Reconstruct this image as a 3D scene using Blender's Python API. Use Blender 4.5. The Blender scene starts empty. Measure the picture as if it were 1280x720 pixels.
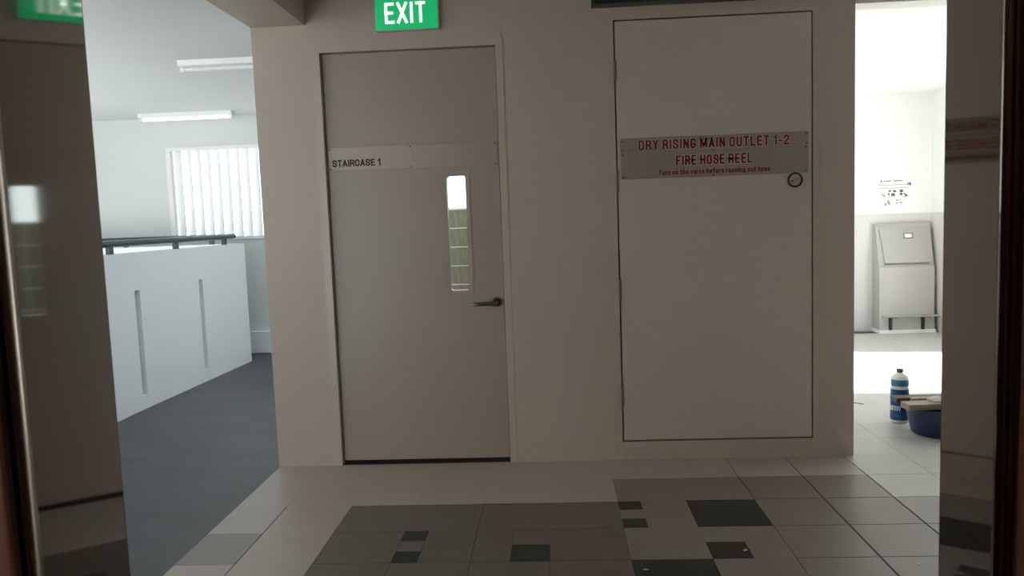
import bpy, bmesh, math, random
from mathutils import Vector, Matrix
random.seed(7)
R = math.radians
SC = bpy.context.scene
COL = SC.collection

# ------------------------------------------------------------------ camera
cam_data = bpy.data.cameras.new('camera')
cam = bpy.data.objects.new('camera', cam_data)
COL.objects.link(cam)
cam_data.sensor_width = 36.0
cam_data.lens = 968.24 / 1280 * 36.0
cam_data.clip_start = 0.02
right = Vector((0.9981, 0.0504, -0.0362)); up = Vector((0.0314, 0.0932, 0.9951)); fwd = Vector((-0.0535, 0.9944, -0.0915))
right.normalize(); fwd = (fwd - right * fwd.dot(right)).normalized(); up = right.cross(fwd)
CAM = Vector((1.1603, -4.0141, 1.3002))
cam.matrix_world = Matrix(((right.x, up.x, -fwd.x, CAM.x), (right.y, up.y, -fwd.y, CAM.y), (right.z, up.z, -fwd.z, CAM.z), (0, 0, 0, 1)))
cam_data.dof.use_dof = True
cam_data.dof.focus_distance = 4.0
cam_data.dof.aperture_fstop = 11.0
SC.camera = cam

# ------------------------------------------------------------------ sky, sun, exposure
world = bpy.data.worlds.new('overcast_sky'); SC.world = world
world.use_nodes = True
bg = world.node_tree.nodes['Background']
bg.inputs['Color'].default_value = (0.78, 0.90, 1.0, 1)
bg.inputs['Strength'].default_value = 3.2
sun_d = bpy.data.lights.new('sun', 'SUN'); sun_d.energy = 38.0; sun_d.angle = R(4); sun_d.color = (1.0, 0.965, 0.92)
sun = bpy.data.objects.new('sun', sun_d); COL.objects.link(sun)
sun.rotation_euler = Vector((-1.0, 0.12, -1.0)).to_track_quat('-Z', 'Y').to_euler()
vs = SC.view_settings
vs.view_transform = 'Standard'; vs.look = 'None'; vs.gamma = 1.0; vs.use_curve_mapping = False
vs.exposure = 0.0
SC.cycles.max_bounces = 12; SC.cycles.diffuse_bounces = 8; SC.cycles.glossy_bounces = 6; SC.cycles.transparent_max_bounces = 12
SC.cycles.use_denoising = True

# ------------------------------------------------------------------ materials
def mat(name, col, rough=0.6, metal=0.0, spec=0.5, var=0.0, vscale=6.0, bump=0.0, bscale=60.0, emis=None, es=0.0, stretch=None, coat=0.0):
    m = bpy.data.materials.new(name); m.use_nodes = True
    nt = m.node_tree; b = nt.nodes['Principled BSDF']
    b.inputs['Base Color'].default_value = (*col, 1); b.inputs['Roughness'].default_value = rough
    b.inputs['Metallic'].default_value = metal; b.inputs['Specular IOR Level'].default_value = spec
    b.inputs['Coat Weight'].default_value = coat
    if emis:
        b.inputs['Emission Color'].default_value = (*emis, 1); b.inputs['Emission Strength'].default_value = es
    if var or bump:
        tc = nt.nodes.new('ShaderNodeTexCoord'); mp = nt.nodes.new('ShaderNodeMapping')
        nt.links.new(tc.outputs['Object'], mp.inputs['Vector'])
        if stretch: mp.inputs['Scale'].default_value = stretch
    if var:
        n = nt.nodes.new('ShaderNodeTexNoise'); n.inputs['Scale'].default_value = vscale; n.inputs['Detail'].default_value = 6; n.inputs['Roughness'].default_value = 0.6
        nt.links.new(mp.outputs['Vector'], n.inputs['Vector'])
        r = nt.nodes.new('ShaderNodeValToRGB')
        r.color_ramp.elements[0].position = 0.3; r.color_ramp.elements[1].position = 0.7
        r.color_ramp.elements[0].color = (*[c * (1 - var) for c in col], 1)
        r.color_ramp.elements[1].color = (*[min(1, c * (1 + var)) for c in col], 1)
        nt.links.new(n.outputs['Fac'], r.inputs['Fac']); nt.links.new(r.outputs['Color'], b.inputs['Base Color'])
    if bump:
        n2 = nt.nodes.new('ShaderNodeTexNoise'); n2.inputs['Scale'].default_value = bscale; n2.inputs['Detail'].default_value = 4
        nt.links.new(mp.outputs['Vector'], n2.inputs['Vector'])
        bp = nt.nodes.new('ShaderNodeBump'); bp.inputs['Strength'].default_value = bump; bp.inputs['Distance'].default_value = 0.004
        nt.links.new(n2.outputs['Fac'], bp.inputs['Height']); nt.links.new(bp.outputs['Normal'], b.inputs['Normal'])
    return m

M = {}
M['paint'] = mat('lobby_wall_paint', (0.515, 0.438, 0.374), 0.55, var=0.03, vscale=1.5, bump=0.12, bscale=90)
M['white_paint'] = mat('corridor_white_paint', (0.80, 0.81, 0.80), 0.6, var=0.02, vscale=1.5, bump=0.12, bscale=90)
M['grey_paint'] = mat('dado_grey_paint', (0.60, 0.60, 0.59), 0.5, var=0.02, vscale=2)
M['ceiling'] = mat('ceiling_paint', (0.76, 0.77, 0.77), 0.8, var=0.02, vscale=1.2)
M['door'] = mat('door_satin_paint', (0.385, 0.330, 0.288), 0.40, var=0.02, vscale=1.3, bump=0.03, bscale=30)
M['riser'] = mat('riser_door_paint', (0.585, 0.500, 0.440), 0.4, var=0.02, vscale=1.3, bump=0.03, bscale=30)
M['frame'] = mat('door_frame_paint', (0.53, 0.452, 0.388), 0.35)
M['gap'] = mat('gap_shade_black', (0.012, 0.011, 0.010), 0.9)  # near-black colour standing in for shade in the door gaps
M['steel'] = mat('brushed_plate_steel', (0.40, 0.345, 0.30), 0.5, metal=0.45, var=0.05, vscale=40, stretch=(1, 1, 30))
M['jamb'] = mat('lift_stainless', (0.235, 0.212, 0.185), 0.05, metal=1.0, var=0.04, vscale=25, stretch=(20, 20, 1))
M['jamb_lip'] = mat('lift_steel_lip', (0.36, 0.31, 0.26), 0.28, metal=1.0)
M['liftdoor'] = mat('lift_door_bronze', (0.24, 0.085, 0.045), 0.35, metal=0.15)
M['car'] = mat('lift_car_panel', (0.10, 0.07, 0.055), 0.4, metal=0.3)
M['dark_gap'] = mat('shaft_shade_black', (0.01, 0.009, 0.009), 0.9)  # near-black in place of the shade inside the shaft
M['handle'] = mat('handle_dark_steel', (0.22, 0.19, 0.165), 0.28, metal=1.0)
M['chrome'] = mat('lock_chrome', (0.75, 0.74, 0.72), 0.2, metal=1.0)
M['black'] = mat('black_lettering', (0.015, 0.014, 0.014), 0.6)
M['red'] = mat('red_lettering', (0.22, 0.008, 0.012), 0.5)
M['redhalo'] = mat('lettering_pale_edge', (0.72, 0.68, 0.66), 0.6)
M['screw'] = mat('screw_dark', (0.06, 0.055, 0.05), 0.4, metal=0.8)
M['exit_green'] = mat('exit_green_lit', (0.02, 0.30, 0.12), 0.4, emis=(0.004, 0.365, 0.118), es=0.92)
M['exit_white'] = mat('exit_white_lit', (0.8, 0.85, 0.82), 0.4, emis=(0.88, 1.0, 0.94), es=0.85)
M['exit_case'] = mat('exit_case', (0.5, 0.52, 0.5), 0.4)
M['sign_green'] = mat('board_dark_green', (0.004, 0.022, 0.008), 0.35)
M['sign_frame'] = mat('board_frame_metal', (0.12, 0.11, 0.10), 0.4, metal=0.6)
M['rail'] = mat('dark_green_railing', (0.008, 0.038, 0.038), 0.3, coat=0.2)
M['concrete'] = mat('corridor_screed', (0.052, 0.057, 0.065), 0.42, var=0.28, vscale=2.6, bump=0.1, bscale=40, stretch=(0.7, 2.4, 1))
M['grout'] = mat('tile_grout', (0.10, 0.09, 0.08), 0.9)
M['tile_light'] = mat('tile_light_beige', (0.46, 0.402, 0.36), 0.38, var=0.05, vscale=4)
M['tile_grey'] = mat('tile_warm_grey', (0.240, 0.205, 0.182), 0.38, var=0.06, vscale=5)
M['tile_brown'] = mat('tile_taupe', (0.158, 0.128, 0.111), 0.36, var=0.06, vscale=5)
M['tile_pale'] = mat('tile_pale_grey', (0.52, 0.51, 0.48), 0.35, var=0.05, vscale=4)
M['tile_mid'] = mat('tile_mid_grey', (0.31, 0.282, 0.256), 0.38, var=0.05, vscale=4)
M['tile_stain'] = mat('tile_greenish_grey', (0.27, 0.255, 0.225), 0.4, var=0.06, vscale=5)
M['tile_black'] = mat('tile_green_black', (0.009, 0.016, 0.010), 0.3, var=0.2, vscale=8)
M['fitting'] = mat('batten_white', (0.80, 0.81, 0.80), 0.4)
M['tube_off'] = mat('lamp_diffuser_off', (0.82, 0.83, 0.82), 0.35)
M['tube_on'] = mat('lamp_tube_lit', (0.9, 0.9, 0.9), 0.4, emis=(1.0, 0.99, 0.95), es=2.0)
M['hopper'] = mat('hopper_grey_metal', (0.42, 0.41, 0.39), 0.42, metal=0.15, var=0.04, vscale=5, stretch=(1, 1, 3))
M['hopper_dark'] = mat('hopper_dark_bar', (0.03, 0.03, 0.03), 0.5)
M['plinth'] = mat('white_plinth', (0.82, 0.82, 0.81), 0.5)
M['paper'] = mat('poster_paper', (0.90, 0.90, 0.88), 0.6)
M['ink'] = mat('poster_ink', (0.10, 0.10, 0.10), 0.7)
M['ink_grey'] = mat('poster_grey_ink', (0.32, 0.32, 0.32), 0.7)
M['basin'] = mat('blue_plastic', (0.008, 0.022, 0.085), 0.35)
M['label_blue'] = mat('bottle_blue_label', (0.008, 0.075, 0.24), 0.35)
M['bottle_white'] = mat('bottle_white_plastic', (0.86, 0.88, 0.88), 0.3)
M['bottle_teal'] = mat('bottle_teal_band', (0.03, 0.24, 0.36), 0.35)
M['cap'] = mat('bottle_brown_cap', (0.20, 0.15, 0.12), 0.45)
M['wood_dark'] = mat('board_dark_wood', (0.12, 0.085, 0.07), 0.6, var=0.2, vscale=10, stretch=(1, 6, 6))
M['wood'] = mat('board_tan_wood', (0.32, 0.26, 0.20), 0.6, var=0.2, vscale=10, stretch=(1, 6, 6))
M['rag'] = mat('rag_cloth', (0.62, 0.60, 0.56), 0.9, var=0.1, vscale=20)
M['block'] = mat('stair_ribbed_block', (0.21, 0.18, 0.125), 0.8, var=0.35, vscale=9, stretch=(9, 9, 0.7))
M['mortar'] = mat('block_mortar', (0.80, 0.76, 0.66), 0.9)
M['fin'] = mat('louvre_white', (0.82, 0.83, 0.82), 0.5)
M['debris'] = mat('floor_debris', (0.75, 0.73, 0.70), 0.8)
M['ground'] = mat('outside_ground', (0.45, 0.45, 0.43), 0.9, var=0.1, vscale=0.3)
M['lift_wall_dark'] = mat('lift_wall_bounce_dark', (0.22, 0.20, 0.185), 0.4, var=0.04, vscale=2)  # unseen lift wall coloured dark to cut bounce in the lobby
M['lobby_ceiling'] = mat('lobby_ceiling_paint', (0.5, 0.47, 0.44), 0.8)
M['end_paint'] = mat('corridor_end_paint', (0.66, 0.685, 0.67), 0.6, var=0.02, vscale=1.5)
M['bounce_wall'] = mat('bounce_wall_grey', (0.24, 0.26, 0.27), 0.9, var=0.05, vscale=0.5)  # for the added wall that bounces sun into the corridor
M['stain'] = mat('rubber_mark', (0.20, 0.19, 0.17), 0.6)

def glass_mat():
    m = bpy.data.materials.new('vision_glass'); m.use_nodes = True; nt = m.node_tree
    nt.nodes.clear()
    o = nt.nodes.new('ShaderNodeOutputMaterial'); mx = nt.nodes.new('ShaderNodeMixShader')
    t = nt.nodes.new('ShaderNodeBsdfTransparent'); t.inputs['Color'].default_value = (0.93, 0.95, 0.92, 1)
    g = nt.nodes.new('ShaderNodeBsdfGlossy'); g.inputs['Roughness'].default_value = 0.02
    f = nt.nodes.new('ShaderNodeFresnel'); f.inputs['IOR'].default_value = 1.45
    nt.links.new(f.outputs[0], mx.inputs[0]); nt.links.new(t.outputs[0], mx.inputs[1]); nt.links.new(g.outputs[0], mx.inputs[2])
    nt.links.new(mx.outputs[0], o.inputs[0])
    return m
M['glass'] = glass_mat()
def slat_mat():
    m = bpy.data.materials.new('louvre_translucent_white'); m.use_nodes = True; nt = m.node_tree
    b = nt.nodes['Principled BSDF']; b.inputs['Base Color'].default_value = (0.84, 0.85, 0.84, 1); b.inputs['Roughness'].default_value = 0.5
    t = nt.nodes.new('ShaderNodeBsdfTranslucent'); t.inputs['Color'].default_value = (0.84, 0.85, 0.84, 1)
    mx = nt.nodes.new('ShaderNodeMixShader'); mx.inputs[0].default_value = 0.25
    nt.links.new(b.outputs[0], mx.inputs[1]); nt.links.new(t.outputs[0], mx.inputs[2]); nt.links.new(mx.outputs[0], nt.nodes['Material Output'].inputs[0])
    return m
M['slat'] = slat_mat()

# ------------------------------------------------------------------ mesh helpers
def box(bm, x0, x1, y0, y1, z0, z1, bev=0.0, mtx=None):
    vs_ = [bm.verts.new(p) for p in ((x0, y0, z0), (x1, y0, z0), (x1, y1, z0), (x0, y1, z0), (x0, y0, z1), (x1, y0, z1), (x1, y1, z1), (x0, y1, z1))]
    fs = [bm.faces.new([vs_[i] for i in q]) for q in ((3, 2, 1, 0), (4, 5, 6, 7), (0, 1, 5, 4), (1, 2, 6, 5), (2, 3, 7, 6), (3, 0, 4, 7))]
    if bev:
        es = list({e for f in fs for e in f.edges})
        r = bmesh.ops.bevel(bm, geom=es, offset=bev, segments=2, profile=0.5, affect='EDGES')
        vs_ = list({v for f in r['faces'] for v in f.verts} | {v for v in vs_ if v.is_valid})
    if mtx is not None:
        bmesh.ops.transform(bm, matrix=mtx, verts=[v for v in vs_ if v.is_valid])
    return bm
def B(*a, **k): return box(bmesh.new(), *a, **k)
def prism(bm, pts, a0, a1, axis='x'):
    # polygon pts extruded along axis between a0 and a1
    def P(p, a):
        return (a, p[0], p[1]) if axis == 'x' else (p[0], a, p[1]) if axis == 'y' else (p[0], p[1], a)
    A = [bm.verts.new(P(p, a0)) for p in pts]; C = [bm.verts.new(P(p, a1)) for p in pts]
    n = len(pts)
    bm.faces.new(A[::-1]); bm.faces.new(C)
    for i in range(n): bm.faces.new((A[i], A[(i + 1) % n], C[(i + 1) % n], C[i]))
    bmesh.ops.recalc_face_normals(bm, faces=bm.faces)
    return bm
def lathe(bm, prof, cx=0, cy=0, n=32, cap=True):
    rings = []
    for r, z in prof:
        rings.append([bm.verts.new((cx + r * math.cos(2 * math.pi * i / n), cy + r * math.sin(2 * math.pi * i / n), z)) for i in range(n)])
    for a, b in zip(rings, rings[1:]):
        for i in range(n): bm.faces.new((a[i], a[(i + 1) % n], b[(i + 1) % n], b[i]))
    if cap:
        bm.faces.new(rings[0][::-1]); bm.faces.new(rings[-1])
    bmesh.ops.recalc_face_normals(bm, faces=bm.faces)
    return bm
def tube(bm, pts, r, n=12, cap=True):
    pts = [Vector(p) for p in pts]; rings = []
    for i, p in enumerate(pts):
        d = (pts[min(i + 1, len(pts) - 1)] - pts[max(i - 1, 0)]).normalized()
        a = d.cross(Vector((0, 0, 1)))
        if a.length < 1e-3: a = d.cross(Vector((0, 1, 0)))
        a.normalize(); b = d.cross(a)
        rr = r[i] if isinstance(r, (list, tuple)) else r
        rings.append([bm.verts.new(p + rr * (a * math.cos(2 * math.pi * k / n) + b * math.sin(2 * math.pi * k / n))) for k in range(n)])
    for a, b in zip(rings, rings[1:]):
        for i in range(n): bm.faces.new((a[i], a[(i + 1) % n], b[(i + 1) % n], b[i]))
    if cap:
        bm.faces.new(rings[0][::-1]); bm.faces.new(rings[-1])
    bmesh.ops.recalc_face_normals(bm, faces=bm.faces)
    return bm
def disc_y(bm, cx, cz, y0, y1, r, n=24):
    # short cylinder along y
    return tube(bm, [(cx, y0, cz), (cx, y1, cz)], r, n)
def grid_wall(xs, zs, holes, y0, y1):
    """wall slab in the x-z plane cut on a grid, cells inside a hole left out; welded, no inner faces"""
    bm = bmesh.new()
    def solid(i, j):
        if i < 0 or j < 0 or i >= len(xs) - 1 or j >= len(zs) - 1: return False
        cx, cz = (xs[i] + xs[i + 1]) / 2, (zs[j] + zs[j + 1]) / 2
        return not any(h[0] < cx < h[1] and h[2] < cz < h[3] for h in holes)
    cache = {}
    def V(x, y, z):
        k = (round(x, 5), round(y, 5), round(z, 5))
        if k not in cache: cache[k] = bm.verts.new((x, y, z))
        return cache[k]
    for i in range(len(xs) - 1):
        for j in range(len(zs) - 1):
            if not solid(i, j): continue
            a, b, c, d = xs[i], xs[i + 1], zs[j], zs[j + 1]
            bm.faces.new((V(a, y0, c), V(b, y0, c), V(b, y0, d), V(a, y0, d)))
            bm.faces.new((V(b, y1, c), V(a, y1, c), V(a, y1, d), V(b, y1, d)))
            if not solid(i - 1, j): bm.faces.new((V(a, y1, c), V(a, y0, c), V(a, y0, d), V(a, y1, d)))
            if not solid(i + 1, j): bm.faces.new((V(b, y0, c), V(b, y1, c), V(b, y1, d), V(b, y0, d)))
            if not solid(i, j - 1): bm.faces.new((V(a, y1, c), V(b, y1, c), V(b, y0, c), V(a, y0, c)))
            if not solid(i, j + 1): bm.faces.new((V(a, y0, d), V(b, y0, d), V(b, y1, d), V(a, y1, d)))
    bmesh.ops.recalc_face_normals(bm, faces=bm.faces)
    return bm
def finish(o, smooth=False):
    if smooth:
        for p in o.data.polygons: p.use_smooth = True
    return o
def obj(name, bm, m, parent=None, smooth=False):
    me = bpy.data.meshes.new(name); bm.to_mesh(me); bm.free()
    o = bpy.data.objects.new(name, me); COL.objects.link(o)
    me.materials.append(M[m])
    if parent is not None: o.parent = parent
    if smooth:
        for p in me.polygons: p.use_smooth = True
        md = o.modifiers.new('edges', 'EDGE_SPLIT'); md.split_angle = R(40)
    return o
def struct(name, bm, m, parent=None, label=None, smooth=False):
    o = obj(name, bm, m, parent, smooth)
    if parent is None: o['kind'] = 'structure'
    if label: o['label'] = label
    return o
def thing(name, label, cat, loc=(0, 0, 0), group=None, kind=None):
    o = bpy.data.objects.new(name, None); COL.objects.link(o); o.location = loc
    o.empty_display_size = 0.1
    if label: o['label'] = label
    if cat: o['category'] = cat
    if group: o['group'] = group
    if kind: o['kind'] = kind
    return o
def part(name, bm, m, parent, smooth=False):
    """bm is in world coordinates; shift it under its parent (parents only carry a location)"""
    p = Vector((0, 0, 0)); q = parent
    while q is not None:
        p += q.location; q = q.parent
    bmesh.ops.translate(bm, verts=bm.verts, vec=-p)
    return obj(name, bm, m, parent, smooth)
OCT = [(.3, 0), (.7, 0), (1, .14), (1, .86), (.7, 1), (.3, 1), (0, .86), (0, .14), (.3, 0)]
ARCH = [(0, .54), (.35, .66), (.7, .66), (1, .54), (1, 0)]
GLYPH = {   # width, strokes in a unit cell
 'O': (1, [OCT]), 'D': (1, [[(0, 0), (.7, 0), (1, .14), (1, .86), (.7, 1), (0, 1), (0, 0)]]),
 'R': (1, [[(0, 0), (0, 1), (.7, 1), (1, .88), (1, .6), (.7, .47), (0, .47)], [(.55, .47), (.95, .3), (1, 0)]]),
 'Y': (1.05, [[(0, 1), (.5, .45), (1, 1)], [(.5, .5), (.5, 0)]]), 'I': (0, [[(0, 0), (0, 1)]]), 'X': (1.05, [[(0, 0), (1, 1)], [(0, 1), (1, 0)]]),
 'S': (1, [[(1, .72), (1, .86), (.7, 1), (.3, 1), (0, .86), (0, .68), (.25, .56), (.75, .44), (1, .32), (1, .14), (.7, 0), (.3, 0), (0, .14), (0, .28)]]),
 'N': (1, [[(0, 0), (0, 1)], [(0, 1), (1, 0)], [(1, 0), (1, 1)]]), 'M': (1.4, [[(0, 0), (0, 1)], [(0, 1), (.5, .15)], [(.5, .15), (1, 1)], [(1, 0), (1, 1)]]),
 'G': (1, [[(1, .74), (1, .86), (.7, 1), (.3, 1), (0, .86), (0, .14), (.3, 0), (.7, 0), (1, .14), (1, .42), (.6, .42)]]),
 'C': (1, [[(1, .68), (1, .86), (.7, 1), (.3, 1), (0, .86), (0, .14), (.3, 0), (.7, 0), (1, .14), (1, .32)]]),
 'A': (1.1, [[(0, 0), (.5, 1)], [(.5, 1), (1, 0)], [(.16, .27), (.84, .27)]]), 'U': (1, [[(0, 1), (0, .14), (.3, 0), (.7, 0), (1, .14), (1, 1)]]),
 'T': (.95, [[(0, 1), (1, 1)], [(.5, 1), (.5, 0)]]), 'L': (.85, [[(0, 1), (0, 0), (1, 0)]]), 'E': (.9, [[(1, 1), (0, 1), (0, 0), (1, 0)], [(0, .51), (.85, .51)]]),
 'F': (.85, [[(1, 1), (0, 1), (0, 0)], [(0, .5), (.85, .5)]]), 'H': (1, [[(0, 0), (0, 1)], [(1, 0), (1, 1)], [(0, .5), (1, .5)]]),
 '1': (.45, [[(1, 0), (1, 1), (0, .78)]]), '2': (1, [[(0, .7), (0, .86), (.3, 1), (.7, 1), (1, .86), (1, .66), (0, .12), (0, 0), (1, 0)]]), '-': (.5, [[(0, .42), (1, .42)]]),
 'V': (1.05, [[(0, 1), (.5, 0), (1, 1)]]),
 'u': (.85, [[(0, .66), (0, .1), (.3, 0), (.7, 0), (1, .1)], [(1, .66), (1, 0)]]), 'r': (.55, [[(0, 0), (0, .66)], [(0, .52), (.4, .66), (1, .66)]]),
 'n': (.85, [[(0, 0), (0, .66)], ARCH]), 'h': (.85, [[(0, 0), (0, 1)], ARCH]), 'o': (.85, [[(x, y * .66) for x, y in OCT]]),
 't': (.6, [[(.4, .95), (.4, .12), (.6, 0), (1, 0)], [(0, .66), (1, .66)]]), 'e': (.85, [[(0, .34), (1, .34), (1, .54), (.7, .66), (.3, .66), (0, .54), (0, .12), (.3, 0), (1, 0)]]),
 'v': (.9, [[(0, .66), (.5, 0), (1, .66)]]), 'a': (.85, [[(.05, .66), (.7, .66), (1, .54), (1, 0)], [(1, 0), (.3, 0), (0, .1), (0, .28), (.3, .38), (1, .38)]]),
 'l': (0, [[(0, 0), (0, 1)]]), 'i': (0, [[(0, 0), (0, .66)], [(0, .84), (0, 1)]]), 'b': (.85, [[(0, 1), (0, 0), (.7, 0), (1, .12), (1, .54), (.7, .66), (0, .66)]]),
 'f': (.6, [[(.4, 0), (.4, .86), (.6, 1), (1, 1)], [(0, .66), (.95, .66)]]), 'g': (.85, [[(1, .66), (1, -.14), (.7, -.26), (.05, -.26)], [(1, 0), (.3, 0), (0, .12), (0, .54), (.3, .66), (1, .66)]]),
 's': (.8, [[(1, .52), (.8, .66), (.3, .66), (0, .56), (0, .42), (1, .26), (1, .1), (.7, 0), (.2, 0), (0, .1)]]), ' ': (.55, [])}
def ribbon(bm, pts, sw, y, thick):
    P = [Vector(p) for p in pts]; closed = (P[0] - P[-1]).length < 1e-6
    if closed: P = P[:-1]
    n = len(P); L, Rr = [], []
    for i in range(n):
        d0 = (P[i] - P[i - 1]) if (closed or i > 0) else None
        d1 = (P[(i + 1) % n] - P[i]) if (closed or i < n - 1) else None
        d0 = d0.normalized() if d0 is not None else d1.normalized()
        d1 = d1.normalized() if d1 is not None else d0
        n0 = Vector((-d0.y, d0.x)); n1 = Vector((-d1.y, d1.x)); m = (n0 + n1)
        m = m.normalized() if m.length > 1e-4 else n0
        k = sw / 2 / max(0.45, m.dot(n0)); e = Vector((0, 0))
        if not closed and i == 0: e = -d1 * sw / 2
        if not closed and i == n - 1: e = d0 * sw / 2
        L.append(P[i] + m * k + e); Rr.append(P[i] - m * k + e)
    f = [(bm.verts.new((a.x, y - thick, a.y)), bm.verts.new((c.x, y - thick, c.y))) for a, c in zip(L, Rr)]
    bk = [(bm.verts.new((a.x, y, a.y)), bm.verts.new((c.x, y, c.y))) for a, c in zip(L, Rr)]
    rng = range(n) if closed else range(n - 1)
    for i in rng:
        j = (i + 1) % n
        bm.faces.new((f[i][0], f[i][1], f[j][1], f[j][0]))
        bm.faces.new((f[i][0], f[j][0], bk[j][0], bk[i][0])); bm.faces.new((f[i][1], bk[i][1], bk[j][1], f[j][1]))
    if not closed:
        for i in (0, n - 1): bm.faces.new((f[i][0], f[i][1], bk[i][1], bk[i][0]))
def letters(text, x0, x1, z0, z1, y, sw, thick=0.0006, aspect=0.42, track=0.16, grow=0.0, descend=False):
    """block lettering facing -y fitted into x0..x1, z0..z1; sw = stroke width over cap height; one bmesh per character"""
    H = z1 - z0; S = sw * H
    # layout in units: cell inner width = aspect * H
    cur, cells = 0.0, []
    for ch in text:
        w = GLYPH[ch][0] * (aspect if ch != ' ' else aspect * 1.3)
        if ch == ' ': cur += w; continue
        cells.append((ch, cur, w)); cur += w + sw + track
    total = cur - track
    k = (x1 - x0) / (total * H)
    out = []
    for ch, c, w in cells:
        bm = bmesh.new()
        for st in GLYPH[ch][1]:
            pts = [(x0 + (c + w * px) * H * k + S / 2, z0 + S / 2 + pz * (H - S)) for px, pz in st]
            ribbon(bm, pts, S + grow, y, thick)
        bmesh.ops.recalc_face_normals(bm, faces=bm.faces)
        out.append((ch, bm))
    return out
def joined(lst):
    bm = bmesh.new()
    for ch, b_ in lst:
        me = bpy.data.meshes.new('letter'); b_.to_mesh(me); b_.free(); bm.from_mesh(me); bpy.data.meshes.remove(me)
    return bm

# ------------------------------------------------------------------ the setting: floors
ZF = -0.006
floor_o = struct('floor', B(-0.345, 5.0, -2.97, 4.05, -0.12, ZF), 'grout')
struct('floor_corridor', B(-1.85, -0.345, -7.0, 3.76, -0.12, -0.003), 'concrete')
struct('floor_corridor_side', B(-4.8, -1.85, 3.35, 3.76, -0.12, -0.003), 'concrete')
struct('floor_stairwell', B(-0.06, 2.55, 4.05, 6.0, -0.12, ZF), 'concrete')
struct('wall_bounce', B(-14, -12.5, -14, 12, -3.0, 6.0), 'bounce_wall')  # unseen wall, added to bounce sunlight onto the corridor ceiling
struct('ground_outside', B(-60, 60, -60, 60, -3.3, -3.0), 'ground')

# floor tiles, one by one, on the measured grid
XL = [-0.345, -0.105] + [0.2 + 0.3050 * k for k in range(0, 17)]          # ... 0.505 0.81 1.115 1.42 1.725 2.03 2.335 2.64 ...
XL = [x for x in XL if x < 5.0] + [4.99]
YL = [0.005 - 0.2987 * k for k in range(0, 11)]                              # 0.005 -0.294 -0.592 -0.891 -1.19 ...
YR = [0.005 + 0.2987 * k for k in range(0, 14)]
DARKX = {2.03: 0.0012, 2.335: 0.003, 2.64: 0.003, 2.945: 0.0008}
def gapx(x):
    for k, g in DARKX.items():
        if abs(x - k) < 0.01: return g
    return 0.0002
tile_mesh = {}
def tile(x0, x1, y0, y1, m, gx0, gx1, gy):
    k = (round(x1 - x0, 3), round(y1 - y0, 3), m, gx0, gx1, gy)
    cx, cy = (x0 + x1) / 2, (y0 + y1) / 2
    if k not in tile_mesh:
        bm = bmesh.new(); w, h = (x1 - x0) / 2, (y1 - y0) / 2
        t = min(0.0012, max(0.0003, 2 * min(gx0, gx1, gy)))
        lo = [(-w + gx0, -h + gy), (w - gx1, -h + gy), (w - gx1, h - gy), (-w + gx0, h - gy)]
        L0 = [bm.verts.new((a, b, ZF - 0.004)) for a, b in lo]
        L1 = [bm.verts.new((a, b, -t * 0.6)) for a, b in lo]
        hi = [(a - math.copysign(t * 0.8, a), b - math.copysign(t * 0.8, b)) for a, b in lo]
        L2 = [bm.verts.new((a, b, 0)) for a, b in hi]
        for A, C in ((L0, L1), (L1, L2)):
            for i in range(4): bm.faces.new((A[i], A[(i + 1) % 4], C[(i + 1) % 4], C[i]))
        bm.faces.new(L2)
        me = bpy.data.meshes.new('floor_tile'); bm.to_mesh(me); bm.free(); me.materials.append(M[m])
        tile_mesh[k] = me
    o = bpy.data.objects.new('floor_tile', tile_mesh[k]); COL.objects.link(o)
    o.parent = floor_o; o.location = (cx, cy, random.uniform(-0.00015, 0.00015))
def put(x0, x1, ya, yb, m, gy=0.0002):
    g0, g1 = gapx(x0), gapx(x1)
    yc = (ya + yb) / 2
    if m in ('tile_pale', 'tile_light') and yc > 0: g0 = g1 = 0.0004
    if abs(x0 + 0.105) < .01 and yc < -0.55: g0 = 0.002
    if abs(x1 + 0.105) < .01 and yc < -0.55: g1 = 0.002
    if m == 'tile_brown': g0 = max(g0, 0.0006); g1 = max(g1, 0.0006)
    tile(x0, x1, min(ya, yb), max(ya, yb), m, g0, g1, gy)
def near(a, b): return abs(a - b) < 0.02
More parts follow.
